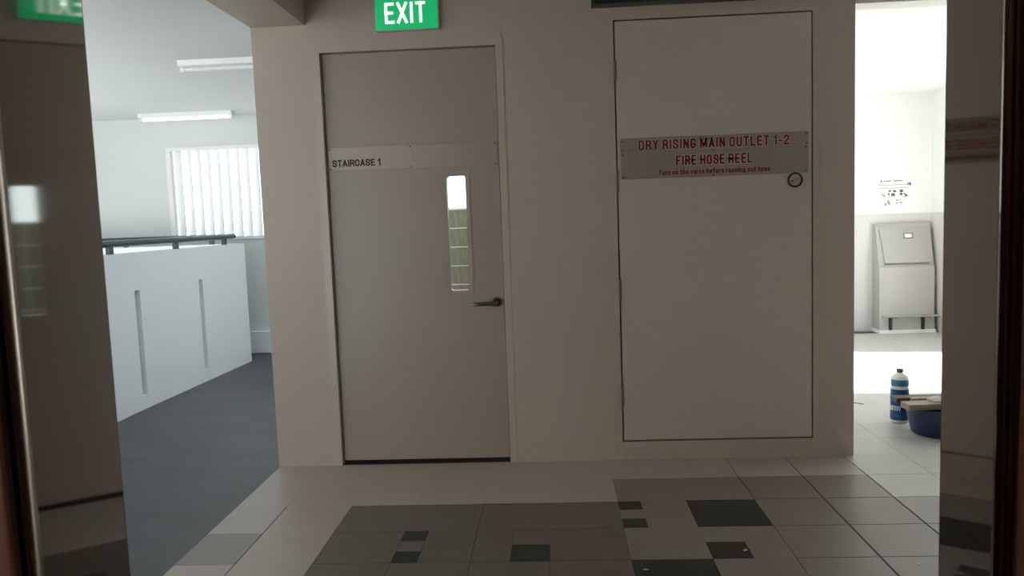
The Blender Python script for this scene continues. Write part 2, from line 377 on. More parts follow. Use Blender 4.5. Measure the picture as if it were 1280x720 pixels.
for i in range(len(XL) - 1):
    x0, x1 = XL[i], XL[i + 1]
    for j in range(len(YL) - 1):
        y1, y0 = YL[j], YL[j + 1]
        if j >= 8 or (x0 > 3.3 and j > 4): 
            continue
        gy = 0.0002
        if x0 >= 2.02 and j >= 1: gy = 0.0016
        m = 'tile_light'
        if 0.19 < x0 < 1.41 and j >= 2: m, gy = 'tile_brown', (0.0014 if j >= 3 else 0.0005)
        elif 1.41 < x0 < 2.63 and j >= 1: m = 'tile_grey'
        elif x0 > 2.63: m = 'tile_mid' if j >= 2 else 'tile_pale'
        if i == 0 and j == 3: m, gy = 'tile_stain', 0.002
        # cells cut up for the black insets
        if near(x0, 0.505) and j == 3:                      # two small squares in the left column of a 3 x 3 split
            w = (x1 - x0) / 3; h = (y1 - y0) / 3
            put(x0, x0 + w, y0, y0 + h, 'tile_black'); put(x0, x0 + w, y0 + h, y0 + 2 * h, m); put(x0, x0 + w, y0 + 2 * h, y1, 'tile_black')
            put(x0 + w, x1, y0, y1, m); continue
        if near(x0, 1.42) and j == 2:
            w = (x1 - x0) / 3; h = (y1 - y0) / 3
            put(x0, x0 + w, y0, y0 + h, 'tile_black'); put(x0, x0 + w, y0 + h, y0 + 2 * h, m); put(x0, x0 + w, y0 + 2 * h, y1, 'tile_black')
            put(x0 + w, x1, y0, y1, m); continue
        if near(x0, 0.81) and j == 3:
            mx, my = (x0 + x1) / 2, (y0 + y1) / 2
            put(mx, x1, y0, my, 'tile_black'); put(x0, mx, y0, y1, m); put(mx, x1, my, y1, m); continue
        if near(x0, 1.725) and j == 3:
            mx, my = (x0 + x1) / 2, (y0 + y1) / 2
            put(x0, mx, y0, my, 'tile_black'); put(mx, x1, y0, y1, m); put(x0, mx, my, y1, m); continue
        if (near(x0, 1.725) and j == 2) or (near(x0, 1.42) and j == 4): m = 'tile_black'
        put(x0, x1, y0, y1, m, gy)
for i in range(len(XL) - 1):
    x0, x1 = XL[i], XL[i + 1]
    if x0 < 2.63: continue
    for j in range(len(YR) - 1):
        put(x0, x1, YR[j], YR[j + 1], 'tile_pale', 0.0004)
struct('floor_lift_side', B(-0.34, 5.0, -2.97, 0.005 - 0.2987 * 8, -0.05, -0.001), 'tile_light')

# ------------------------------------------------------------------ the setting: walls
WT = 0.15
DX0, DX1, DZ1 = -0.040, 0.940, 2.21          # stair door opening including its frame
RX0, RX1, RZ0, RZ1 = 1.499, 2.482, 0.100, 2.262   # riser cupboard opening
TOP = 2.62
struct('wall_back', grid_wall([-0.352, DX0, DX1, RX0, RX1, 2.69], [-0.02, RZ0, DZ1, RZ1, TOP], [(DX0, DX1, -0.1, DZ1), (RX0, RX1, RZ0, RZ1)], 0, WT), 'paint')
# beam over the left side of the lobby, running towards the lift
struct('wall_beam', B(-0.352, -0.068, -2.97, 0.0, 2.314, TOP), 'paint')
struct('wall_lintel', B(2.69, 5.0, 0.0, 0.14, 2.285, TOP), 'white_paint')
# lift landing wall with the doorway
JL, JR, JY = 0.534, 1.676, -2.964
struct('wall_lift', grid_wall([-0.352, JL - 0.03, JR + 0.03, 5.0], [-0.02, 2.35, TOP], [(JL - 0.03, JR + 0.03, -0.1, 2.35)], JY - 0.10, JY + 0.0), 'lift_wall_dark')
# stairwell behind the stair door
struct('wall_stair_left', B(-0.20, -0.06, 0.15, 0.6, -0.12, TOP), 'white_paint')
struct('wall_stair_parapet', B(-0.20, -0.06, 0.6, 3.75, -0.12, 0.9), 'white_paint')  # unseen, kept low so sky light falls into the corridor
struct('wall_stair_right', B(2.55, 2.69, 0.15, 4.2, -0.12, 7.5), 'white_paint')  # raised above the roof, out of view, to block the sun
struct('floor_stair_landing', B(-0.06, 2.55, 0.15, 4.05, -0.12, -0.004), 'concrete')
# right hand side of the lobby
struct('wall_chute', B(2.69, 5.15, 4.05, 4.2, -0.12, TOP), 'white_paint')
struct('wall_right', grid_wall([-2.97, -1.9, -1.2, 1.2, 2.72, 4.05], [-0.12, 0.0, 1.65, 2.2, 2.40, TOP], [(1.2, 2.72, 0.0, 2.40), (-1.9, -1.2, 1.65, 2.2)], 0, 0.15), 'white_paint')  # the small high opening is added, unseen, to light the lobby
wr = bpy.data.objects['wall_right']; wr.matrix_world = Matrix(((0, 1, 0, 4.99), (1, 0, 0, 0), (0, 0, 1, 0), (0, 0, 0, 1)))
wr.data.flip_normals()
struct('trim_1', B(2.69, 4.99, 4.042, 4.05, 0.0, 1.19), 'grey_paint')
struct('trim_2', B(4.982, 4.99, 2.72, 4.042, 0.0, 1.19), 'grey_paint')
# corridor: end wall with a louvred opening
LX0, LX1, LZ0, LZ1 = -2.72, -0.95, 1.175, 2.12
struct('wall_corridor_end', grid_wall([-4.8, LX0, LX1, 0.0], [-0.12, LZ0, LZ1, TOP], [(LX0, LX1, LZ0, LZ1)], 3.76, 3.90), 'end_paint')
struct('baseboard_corridor', B(-1.96, -0.2, 3.70, 3.76, 0.0, 0.225, bev=0.004), 'white_paint')
struct('ceiling_corridor', B(-4.8, -0.352, 0.8, 3.90, 2.42, 2.62), 'ceiling')
struct('ceiling_corridor_front', B(-4.8, -0.352, -7.0, 0.8, 2.42, 2.62), 'ceiling')
struct('wall_sky_blocker', B(-2.10, -1.95, -7.0, -2.3, 1.10, 2.42), 'white_paint')  # unseen wall, added to keep sky light off the lobby
struct('ceiling_corridor_inner', B(-0.352, -0.20, 0.15, 3.90, 2.42, 2.62), 'ceiling')
struct('ceiling', B(-0.5, 5.2, -3.3, 0.14, TOP, 2.80), 'lobby_ceiling')
struct('ceiling_right', B(2.69, 5.15, 0.14, 4.2, 2.385, TOP), 'ceiling')
struct('ceiling_stairwell', B(-0.2, 2.69, 0.0, 0.6, TOP, 2.80), 'ceiling')  # cut short out of view to let sky light in

# parapet along the corridor with recessed slots, turning left at its far end
ang = math.atan2(-1.785 + 1.859, 3.315 - 1.049)
PM = Matrix.Translation((-1.859, 1.049, 0)) @ Matrix.Rotation(-ang, 4, 'Z') @ Matrix(((0, 1, 0, -0.11), (1, 0, 0, 0), (0, 0, 1, 0), (0, 0, 0, 1)))
slots = [(0.335 + 0.951 * k, 0.405 + 0.951 * k, 0.095, 0.868) for k in range(-7, 2)]
ss = sorted({-8.0, 2.17} | {s for h in slots for s in h[:2]})
bm = grid_wall(ss, [-0.3, 0.095, 0.868, 1.14], slots, 0.07, 0.11)
box(bm, -8.0, 2.17, 0.0, 0.0705, -0.3, 1.14)
bmesh.ops.transform(bm, matrix=PM, verts=bm.verts); bmesh.ops.recalc_face_normals(bm, faces=bm.faces)
struct('wall_parapet', bm, 'white_paint')
bm = bmesh.new()
cpt = []
xo = -1.788
for k in range(9):                                           # rounded outer corner
    a = R(0 + 90 * k / 8); cpt.append((xo - 0.06 + 0.06 * math.cos(a), 3.27 + 0.06 * math.sin(a)))
cpt += [(-4.7, 3.33), (-4.7, 3.22), (xo - 0.11, 3.22), (xo - 0.11, 3.21), (xo, 3.21)]
prism(bm, cpt, -0.3, 1.14, 'z')
struct('wall_parapet_return', bm, 'white_paint', smooth=True)
struct('wall_parapet_far', B(-4.81, -4.7, -8.0, 0.4, -0.3, 1.14), 'white_paint')
struct('wall_void_blocker', B(-4.81, -4.7, 0.4, 3.76, -0.3, 2.42), 'white_paint')  # unseen wall, added to hold daylight off the corridor end

# louvred opening at the corridor end
w1 = thing('window_1', None, None, (LX0, 3.76, LZ0), kind='structure')
bm = bmesh.new()
box(bm, LX0, LX1, 3.735, 3.80, LZ0, LZ0 + 0.03); box(bm, LX0, LX1, 3.735, 3.80, LZ1 - 0.035, LZ1)
box(bm, LX0, LX0 + 0.045, 3.735, 3.80, LZ0 + 0.03, LZ1 - 0.035); box(bm, LX1 - 0.045, LX1, 3.735, 3.80, LZ0 + 0.03, LZ1 - 0.035)
part('window_frame', bm, 'fin', w1)
fin = None
for k in range(17):
    x = LX0 + 0.095 + 0.0995 * k
    if x > LX1 - 0.05: break
    if fin is None:
        fin = part('slat', B(-0.056, 0.056, -0.003, 0.003, LZ0 + 0.03, LZ1 - 0.035, bev=0.001), 'slat', w1)
        fin.data.transform(Matrix.Translation(Vector((LX0, 3.76, 0)))); f = fin
    else:
        f = fin.copy(); COL.objects.link(f); f.parent = w1
    f.location = (x - LX0, 0.035, 0); f.rotation_euler = (0, 0, R(-28))

# block wall seen through the vision panel
bw = struct('wall_stair_block', B(-0.06, 2.55, 4.07, 4.16, -0.12, 1.415), 'mortar')
me = None
BH = 0.187
for r in range(7):
    z0 = 1.405 - (r + 1) * (BH + 0.010)
    for c in range(5):
        x0 = -0.045 + c * 0.40
        if me is None:
            o = obj('block', B(-0.195, 0.195, -0.03, 0.03, 0, BH, bev=0.003), 'block', bw); me = o
        else:
            o = me.copy(); COL.objects.link(o); o.parent = bw
        o.location = (x0 + 0.195, 4.096, z0)

# ------------------------------------------------------------------ stair door
d1 = thing('door_1', 'grey flush stair door with a narrow glazed vision panel and lever handle', None, (0.45, 0.03, 0.0), kind='structure')
bm = bmesh.new()
FY = -0.004
box(bm, -0.040, -0.003, FY, 0.11, 0.0, 2.209); box(bm, 0.903, 0.940, FY, 0.11, 0.0, 2.209); box(bm, -0.003, 0.903, FY, 0.11, 2.172, 2.209)
box(bm, -0.003, 0.016, 0.0785, 0.11, 0.0, 2.172); box(bm, 0.884, 0.903, 0.0785, 0.11, 0.0, 2.172); box(bm, 0.016, 0.884, 0.0785, 0.11, 2.152, 2.172)  # stops added behind the leaf to block stairwell light
part('door_frame', bm, 'frame', d1)
VX0, VX1, VZ0, VZ1 = 0.612, 0.728, 0.918, 1.532
leaf = part('door_leaf', grid_wall([0.001, VX0, VX1, 0.8985], [0.019, VZ0, VZ1, 2.168], [(VX0, VX1, VZ0, VZ1)], 0.03, 0.078), 'door', d1)
part('bottom_gap_shade', B(0.0, 0.90, 0.034, 0.075, 0.0, 0.0205), 'gap', d1)  # black strip in place of the shaded gap under the leaf
def rrect(x0, x1, z0, z1, r, n=5):
    P = []
    for cx, cz, a0 in ((x1 - r, z1 - r, 0), (x0 + r, z1 - r, 90), (x0 + r, z0 + r, 180), (x1 - r, z0 + r, 270)):
        for k in range(n + 1): P.append((cx + r * math.cos(R(a0 + 90 * k / n)), cz + r * math.sin(R(a0 + 90 * k / n))))
    return P
bm = bmesh.new()
outer = rrect(VX0 - 0.014, VX1 + 0.014, VZ0 - 0.016, VZ1 + 0.016, 0.004); inner = rrect(VX0 + 0.008, VX1 - 0.008, VZ0 + 0.006, VZ1 - 0.008, 0.016)
rings = [[bm.verts.new((p[0], y, p[1])) for p in P] for P, y in ((outer, 0.030), (outer, 0.0255), (inner, 0.0265), (inner, 0.081), (outer, 0.081))]
for a, b in zip(rings, rings[1:]):
    for i in range(len(a)): bm.faces.new((a[i], a[(i + 1) % len(a)], b[(i + 1) % len(a)], b[i]))
bmesh.ops.recalc_face_normals(bm, faces=bm.faces)
vf = part('vision_panel_frame', bm, 'door', d1)
part('glass_pane', B(VX0, VX1, 0.052, 0.058, VZ0, VZ1), 'glass', vf)
hd = part('handle', tube(bmesh.new(), [(0.8600, 0.022, 0.858), (0.860, -0.020, 0.858), (0.852, -0.030, 0.857), (0.838, -0.034, 0.856), (0.750, -0.034, 0.8535), (0.742, -0.033, 0.8535), (0.737, -0.024, 0.8535)], [0.010, 0.010, 0.0105, 0.0105, 0.0095, 0.0088, 0.006], 14), 'handle', d1, smooth=True)
bm = bmesh.new(); disc_y(bm, 0.8605, 0.858, 0.030, 0.022, 0.0255, 28)
part('handle_rose', bm, 'handle', hd, smooth=True)
bm = bmesh.new(); disc_y(bm, 0.8605, 0.858, 0.023, 0.019, 0.016, 20)
part('handle_collar', bm, 'screw', hd, smooth=True)

# ------------------------------------------------------------------ riser cupboard door
d2 = thing('door_2', 'flush grey-beige service cupboard door with four hinges and round latch', None, (1.99, 0.0, 0.0), kind='structure')
bm = bmesh.new()
box(bm, 1.471, RX0 - 0.0005, -0.007, 0.03, 0.0, 2.29); box(bm, RX1 + 0.0005, 2.507, -0.007, 0.03, RZ0 - 0.03, 2.29); box(bm, RX0 - 0.0005, RX1 + 0.0005, -0.007, 0.03, RZ1 + 0.0005, 2.29)
box(bm, RX0 - 0.0005, RX1 + 0.0005, -0.007, 0.03, RZ0 - 0.03, RZ0 - 0.0005)
part('door_frame', bm, 'frame', d2)
part('door_leaf', B(1.5065, 2.4745, -0.008, 0.035, 0.1085, 2.2545, bev=0.0015), 'riser', d2)
part('shadow_gap', B(RX0, RX1, 0.040, 0.06, RZ0, RZ1), 'gap', d2)  # black sheet painting the shade seen around the leaf
for z0, z1 in ((1.965, 2.068), (1.407, 1.521), (0.847, 0.959), (0.289, 0.404)):
    bm = bmesh.new(); n = 3
    for k in range(n):
        a = z0 + (z1 - z0) * k / n; b = z0 + (z1 - z0) * (k + 1) / n - 0.002
        tube(bm, [(1.5025, -0.011, a), (1.5025, -0.011, b)], 0.0065, 10)
    part('hinge', bm, 'stain', d2, smooth=True)
bm = bmesh.new(); LXc, LZc = 2.392, 1.4335
prof = [(0.0375, -0.008), (0.0375, -0.016), (0.034, -0.0185), (0.030, -0.0185), (0.028, -0.012), (0.028, -0.0085)]
rg = [[bm.verts.new((LXc + r * math.cos(2 * math.pi * i / 32), y, LZc + r * math.sin(2 * math.pi * i / 32))) for i in range(32)] for r, y in prof]
for a, b in zip(rg, rg[1:]):
    for i in range(32): bm.faces.new((a[i], a[(i + 1) % 32], b[(i + 1) % 32], b[i]))
bmesh.ops.recalc_face_normals(bm, faces=bm.faces)
lk = part('latch', bm, 'screw', d2, smooth=True)
bm = bmesh.new(); disc_y(bm, LXc, LZc, -0.0075, -0.0105, 0.0285, 28); part('latch_face', bm, 'chrome', lk)
bm = B(-0.020, 0.020, -0.017, -0.0105, -0.0085, 0.0085, bev=0.003, mtx=None)
bmesh.ops.transform(bm, matrix=Matrix.Translation((LXc, 0, LZc)) @ Matrix.Rotation(R(-14), 4, 'Y'), verts=bm.verts)
part('latch_grip', bm, 'steel', lk)
bm = bmesh.new(); disc_y(bm, LXc - 0.014, LZc - 0.004, -0.0165, -0.0178, 0.004, 12); part('keyhole', bm, 'black', lk)

# ------------------------------------------------------------------ signs
def screws(par, pts, y, r=0.004):
    first = None
    for x, z in pts:
        if first is None:
            bm = bmesh.new(); disc_y(bm, 0, 0, 0.0005, -0.0016, r, 10)
            me_ = obj('screw', bm, 'screw', par); first = me_
        else:
            me_ = first.copy(); COL.objects.link(me_); me_.parent = par
        me_.location = Vector((x, y, z)) - par.location
s = thing('door_sign', 'brushed steel strip reading STAIRCASE 1 across the stair door', 'sign', (0.45, 0.028, 1.568))
SY = 0.030
part('plate', B(0.0095, 0.4485, SY - 0.004, SY - 0.0005, 1.571, 1.692, bev=0.001), 'steel', s)
part('plate', B(0.4495, 0.8915, SY - 0.0045, SY - 0.0005, 1.568, 1.691, bev=0.001), 'steel', s)
for ch, b_ in letters('STAIRCASE 1', 0.027, 0.281, 1.592, 1.628, SY - 0.0040, 0.20, aspect=0.50, track=0.10): part('letter', b_, 'black', s)
screws(s, [(0.016, 1.682), (0.016, 1.579), (0.440, 1.682), (0.440, 1.579), (0.882, 1.682), (0.882, 1.576)], SY - 0.004)

RY = -0.008
s = thing('door_sign', 'steel plate with red DRY RISING MAIN OUTLET 1-2 lettering on cupboard door', 'sign', (1.99, RY, 1.606))
part('plate', B(1.519, 2.459, RY - 0.0035, RY - 0.0003, 1.6065, 1.674, bev=0.001), 'steel', s)
for ch, b_ in letters('DRY RISING MAIN OUTLET 1-2', 1.613, 2.366, 1.6115, 1.6615, RY - 0.0038, 0.185, aspect=0.31, track=0.085):
    part('letter', b_, 'red', s)
ed = joined(letters('DRY RISING MAIN OUTLET 1-2', 1.613, 2.366, 1.6115, 1.6615, RY - 0.0035, 0.185, 0.0003, aspect=0.31, track=0.085, grow=0.004)); o = part('lettering_edge', ed, 'redhalo', s); o['kind'] = 'stuff'
screws(s, [(1.530, 1.660), (1.530, 1.614), (2.448, 1.664), (2.448, 1.616)], RY - 0.0035)
s = thing('door_sign', 'steel plate reading FIRE HOSE REEL with small valve instruction beneath', 'sign', (1.99, RY, 1.467))
part('plate', B(1.522, 2.458, RY - 0.0040, RY - 0.0003, 1.4675, 1.6045, bev=0.001), 'steel', s)
for ch, b_ in letters('FIRE HOSE REEL', 1.799, 2.181, 1.528, 1.5785, RY - 0.0043, 0.185, aspect=0.31, track=0.085):
    part('letter', b_, 'red', s)
ed = joined(letters('FIRE HOSE REEL', 1.799, 2.181, 1.528, 1.5785, RY - 0.0040, 0.185, 0.0003, aspect=0.31, track=0.085, grow=0.004)); o = part('lettering_edge', ed, 'redhalo', s); o['kind'] = 'stuff'
o = part('lettering', joined(letters('Turn on the valve before running out hose', 1.712, 2.268, 1.483, 1.509, RY - 0.0040, 0.20, aspect=0.38, track=0.14)), 'red', s); o['kind'] = 'stuff'
screws(s, [(1.532, 1.589), (1.533, 1.478), (2.445, 1.596), (2.445, 1.480), (1.987, 1.599), (1.987, 1.474)], RY - 0.004)

s = thing('exit_sign', 'lit green EXIT sign above the stair door', 'sign', (0.46, 0.0, 2.262))
EX0, EX1, EZ0, EZ1 = 0.305, 0.624, 2.258, 2.42
part('case', B(EX0 - 0.001, EX1 + 0.001, -0.036, 0.0, EZ0 - 0.001, EZ1 + 0.001, bev=0.002), 'exit_case', s)
part('face', B(EX0 + 0.002, EX1 - 0.002, -0.0375, -0.0355, EZ0 + 0.003, EZ1 - 0.002), 'exit_green', s)
for ch, b_ in letters('EXIT', 0.354, 0.563, 2.290, 2.394, -0.0375, 0.145, 0.0008, aspect=0.33, track=0.10): part('letter', b_, 'exit_white', s)

s = thing('sign_board', 'dark green board in a thin metal frame over the cupboard door', 'sign', (1.99, 0.0, 2.325))
part('panel', B(1.408, 2.572, -0.018, 0.0, 2.342, 2.53), 'sign_green', s)
bm = bmesh.new()
box(bm, 1.392, 2.588, -0.024, 0.0, 2.325, 2.340); box(bm, 1.392, 2.588, -0.024, 0.0, 2.53, 2.545); box(bm, 1.392, 1.408, -0.024, 0.0, 2.340, 2.53); box(bm, 2.572, 2.588, -0.024, 0.0, 2.340, 2.53)
part('board_frame', bm, 'sign_frame', s)

# ------------------------------------------------------------------ lift entrance around the camera
th = R(17)
def jamb(sx, X, L):
    """splayed stainless jamb; sx = -1 left, +1 right"""
    t = Vector((-sx * math.sin(th), -math.cos(th), 0)); nrm = Vector((sx * math.cos(th), -math.sin(th), 0))
    A = Vector((X, JY, 0)); Bp = A + t * L
    return A, Bp, t, nrm
def extr(bm, pts, z0, z1): return prism(bm, [(p.x, p.y) for p in pts], z0, z1, 'z')
for sx, X, L in ((-1, JL, 0.325), (1, JR, 0.284)):
    A, Bp, t, nrm = jamb(sx, X, L)
    j = struct('door_jamb', extr(bmesh.new(), [A, Bp, Bp + nrm * 0.02, A + nrm * 0.02 + t * 0.006, A + Vector((sx * 0.06, 0, 0)), A + Vector((sx * 0.06, 0.0015, 0)), A + Vector((0, 0.0015, 0))], 0.0, 2.36), 'jamb',
               label='splayed stainless steel lift jamb %s' % ('on the left, mirroring the EXIT sign' if sx < 0 else 'on the right, next to the blue basin'))
    # rolled lip at the inner end
    e = Bp + t * 0.004
    lip = []
    for k in range(9):
        a = math.pi * k / 8
        lip.append(e + nrm * (0.006 - 0.006 * math.cos(a)) + t * ((0.011 if sx < 0 else 0.004) * math.sin(a)))
    obj('jamb_lip', extr(bmesh.new(), lip + [Bp + nrm * 0.012, Bp], 0.0, 2.36), 'jamb_lip' if sx < 0 else 'jamb', j, smooth=True)
    # landing door edge, then lift car door edge, both slid open
    D0 = Bp + Vector((sx * 0.012, -0.018, 0))
    ld = thing('lift_door', 'bronze steel lift door panel slid open behind the %s jamb' % ('left' if sx < 0 else 'right'), 'lift door', (D0.x, D0.y, 0.004))
    a, b = sorted((D0.x, D0.x + sx * 0.45))
    part('door_panel', B(a, b, D0.y - 0.045, D0.y, 0.004, 2.33, bev=0.006), 'liftdoor', ld, smooth=True)
    cx = D0.x + sx * 0.004; a, b = sorted((cx, cx + sx * 0.45))
    cd = thing('lift_door', 'inner lift car door leaf slid open on the %s' % ('left' if sx < 0 else 'right'), 'lift door', (cx, D0.y - 0.055, 0.004))
    part('door_panel', B(a, b, D0.y - 0.095, D0.y - 0.055, 0.004, 2.30, bev=0.005), 'jamb_lip', cd, smooth=True)
struct('door_head', B(JL - 0.03, JR + 0.03, JY - 0.30, JY, 2.36, 2.62), 'jamb')
struct('floor_lift_sill', B(0.45, 1.75, -3.40, JY, -0.05, 0.0), 'jamb')
struct('wall_shaft_left', B(-0.3, 0.02, -3.42, JY - 0.10, -0.05, 2.62), 'dark_gap')
struct('wall_shaft_right', B(2.2, 2.5, -3.42, JY - 0.10, -0.05, 2.62), 'dark_gap')
struct('floor_lift_car', B(0.35, 1.95, -5.0, -3.40, -0.05, 0.0), 'car')
struct('ceiling_lift_car', B(0.1, 2.2, -5.1, -3.26, 2.36, 2.5), 'car')
struct('wall_lift_car_left', B(0.10, 0.55, -5.0, -3.42, -0.05, 2.36), 'car')
struct('wall_lift_car_right', B(1.72, 2.2, -5.0, -3.42, -0.05, 2.36), 'car')
struct('wall_lift_car_back', B(0.10, 2.2, -5.1, -5.0, -0.05, 2.36), 'car')
cl = thing('ceiling_light', 'small added warm fill lamp in the lift car ceiling behind the camera', 'lamp', (1.15, -4.6, 2.34))
part('lamp_body', B(1.0, 1.3, -4.7, -4.5, 2.345, 2.36), 'fitting', cl)
lp = bpy.data.lights.new('lift_car_fill', 'AREA'); lp.energy = 9.0; lp.size = 0.25; lp.color = (1.0, 0.72, 0.45)  # added fill, unseen, to make the brown door edges show
lo = bpy.data.objects.new('lift_car_fill', lp); COL.objects.link(lo); lo.location = (1.15, -4.6, 2.34)

# ------------------------------------------------------------------ railing over the parapet
s = thing('handrail', 'dark green metal handrail on short posts above the white parapet', 'handrail', (-1.86, 1.05, 1.14))
def pp(sv, off=-0.045): 
    v = PM @ Vector((sv, 0.11 + off, 0)); return v
a, b = pp(-6.5), pp(2.115)
part('rail', tube(bmesh.new(), [(a.x, a.y, 1.213), (b.x, b.y, 1.213)], 0.024, 16), 'rail', s, smooth=True)
for sv in (0.15, 1.04, 1.905, -0.74, -1.63, -2.5):
    c = pp(sv)
    part('post', B(c.x - 0.014, c.x + 0.014, c.y - 0.026, c.y + 0.026, 1.135, 1.195), 'rail', s)
s = thing('handrail', 'far green handrail crossing in front of the louvred opening', 'handrail', (-1.9, 3.27, 1.14))
part('rail', tube(bmesh.new(), [(-1.90, 3.275, 1.213), (-4.6, 3.275, 1.213)], 0.022, 14), 'rail', s, smooth=True)
for x in (-2.10, -2.95, -3.8):
    part('post', B(x - 0.025, x + 0.025, 3.269, 3.281, 1.135, 1.195), 'rail', s)

# ------------------------------------------------------------------ ceiling battens
def batten(label, x0, x1, y, z0, lit):
    s = thing('ceiling_light', label, 'lamp', ((x0 + x1) / 2, y, 2.42))
    part('lamp_body', prism(bmesh.new(), [(y - 0.05, 2.42), (y - 0.042, z0 + 0.02), (y - 0.02, z0 + 0.012), (y + 0.02, z0 + 0.012), (y + 0.042, z0 + 0.02), (y + 0.05, 2.42)], x0, x1, 'x'), 'fitting', s)
    bm = tube(bmesh.new(), [(x0 + 0.03, y, z0), (x1 - 0.03, y, z0)], 0.014, 12)
    part('tube', bm, 'tube_on' if lit else 'tube_off', s, smooth=True)
    for x in (x0, x1 - 0.03):
        part('lamp_holder', B(x, x + 0.03, y - 0.016, y + 0.016, z0 - 0.018, z0 + 0.02, bev=0.003), 'fitting', s)
batten('unlit white batten light on the near corridor ceiling', -1.30, -0.38, 1.20, 2.365, False)
batten('glowing batten light close to the louvred opening', -2.80, -1.88, 3.45, 2.365, True)

# ------------------------------------------------------------------ refuse chute hopper
HX0, HX1 = 4.41, 4.945
s = thing('chute_hopper', 'grey metal refuse chute hopper with tilting flap against the bright wall', 'chute hopper', (4.68, 4.04, 0))
WYB = 4.041
body = part('body', prism(bmesh.new(), [(WYB, 0.035), (3.85, 0.035), (3.862, 0.20), (3.868, 0.66), (3.885, 0.68), (3.975, 1.06), (3.995, 1.09), (WYB, 1.09)], HX0, HX1, 'x'), 'hopper', s)
part('plinth', B(HX0 - 0.006, HX1 + 0.012, 3.838, WYB, 0.0, 0.035, bev=0.003), 'plinth', s)
# flap lies on the sloping upper face
ax = Vector((0, 3.975 - 3.885, 1.06 - 0.68)).normalized(); nn = Vector((0, -ax.z, ax.y))
FM = Matrix(((1, nn.x, ax.x, 4.675), (0, nn.y, ax.y, 3.885), (0, nn.z, ax.z, 0.68), (0, 0, 0, 1)))
bm = bmesh.new()
fv = [(-0.205, 0.02), (0.222, 0.02), (0.200, 0.365), (-0.235, 0.365)]
prism(bm, fv, 0.0, 0.016, 'y'); bmesh.ops.transform(bm, matrix=FM, verts=bm.verts); bmesh.ops.recalc_face_normals(bm, faces=bm.faces)
fl = part('flap', bm, 'hopper', s)
bm = B(-0.21, 0.225, 0.001, 0.010, 0.004, 0.014); bmesh.ops.transform(bm, matrix=FM, verts=bm.verts); part('flap_gap', bm, 'stain', s)
bm = bmesh.new()
for a in ((-0.005, 0.085, 0.265, 0.273), (-0.005, 0.085, 0.312, 0.32), (-0.005, 0.003, 0.273, 0.312), (0.077, 0.085, 0.273, 0.312)):
    box(bm, a[0], a[1], 0.014, 0.024, a[2], a[3])
bmesh.ops.transform(bm, matrix=FM, verts=bm.verts); part('handle', bm, 'stain', fl)
bm = B(0.003, 0.077, 0.015, 0.018, 0.273, 0.312); bmesh.ops.transform(bm, matrix=FM, verts=bm.verts); part('handle_recess', bm, 'plinth', fl)
part('pedal_bar', B(4.43, 5.035 - 0.06, 3.790, 3.862, 0.168, 0.180, bev=0.003), 'hopper', s)
for x in (4.50, 4.815):
    part('pedal_bracket', B(x, x + 0.022, 3.825, 3.852, 0.036, 0.168), 'hopper_dark', s)
    part('bracket_pad', B(x - 0.01, x + 0.085, 3.800, 3.858, 0.160, 0.169), 'stain', s)

# poster above it
s = thing('poster', 'white paper notice with small printed figures above the chute hopper', 'poster', (4.62, 4.05, 1.26))
PY = 4.05
part('sheet', B(4.435, 4.815, PY - 0.003, PY - 0.0005, 1.245, 1.56), 'paper', s)
bm = bmesh.new(); y0, y1 = PY - 0.0036, PY - 0.003
box(bm, 4.487, 4.503, y0, y1, 1.513, 1.532)
x = 4.517
for w in (0.02, 0.012, 0.018, 0.016, 0.014, None, 0.016, 0.02, 0.012, 0.018, 0.014, 0.016):
    if w is None: x += 0.014; continue
    box(bm, x, x + w - 0.003, y0, y1, 1.516, 1.527); x += w
for (a, b, c, d) in ((4.752, 4.764, 1.472, 1.50), (4.768, 4.79, 1.478, 1.50), (4.774, 4.784, 1.468, 1.478)):
    box(bm, a, b, y0, y1, c, d)
o = part('print', bm, 'ink', s); o['kind'] = 'stuff'
bm = bmesh.new()
for z in (1.478, 1.444):
    x = 4.462
    while x < 4.745:
        w = random.uniform(0.008, 0.022); box(bm, x, x + w, y0, y1, z, z + 0.009); x += w + 0.004
o = part('print', bm, 'ink_grey', s); o['kind'] = 'stuff'
for cx, cz, sc in ((4.51, 1.375, 0.7), (4.60, 1.40, 1.2), (4.725, 1.395, 1.2), (4.555, 1.305, 1.15), (4.68, 1.31, 1.1)):
    bm = bmesh.new()
    for k in range(5):
        a = random.uniform(-0.03, 0.03) * sc; c = random.uniform(-0.018, 0.02) * sc; w = random.uniform(0.006, 0.016) * sc; h = random.uniform(0.004, 0.012) * sc
        box(bm, cx + a - w, cx + a + w, y0, y1, cz + c - h, cz + c + h)
    box(bm, cx - 0.03 * sc, cx + 0.034 * sc, y0, y1, cz - 0.034, cz - 0.030)
    part('pictogram', bm, 'ink_grey' if sc < 1.18 else 'ink', s)

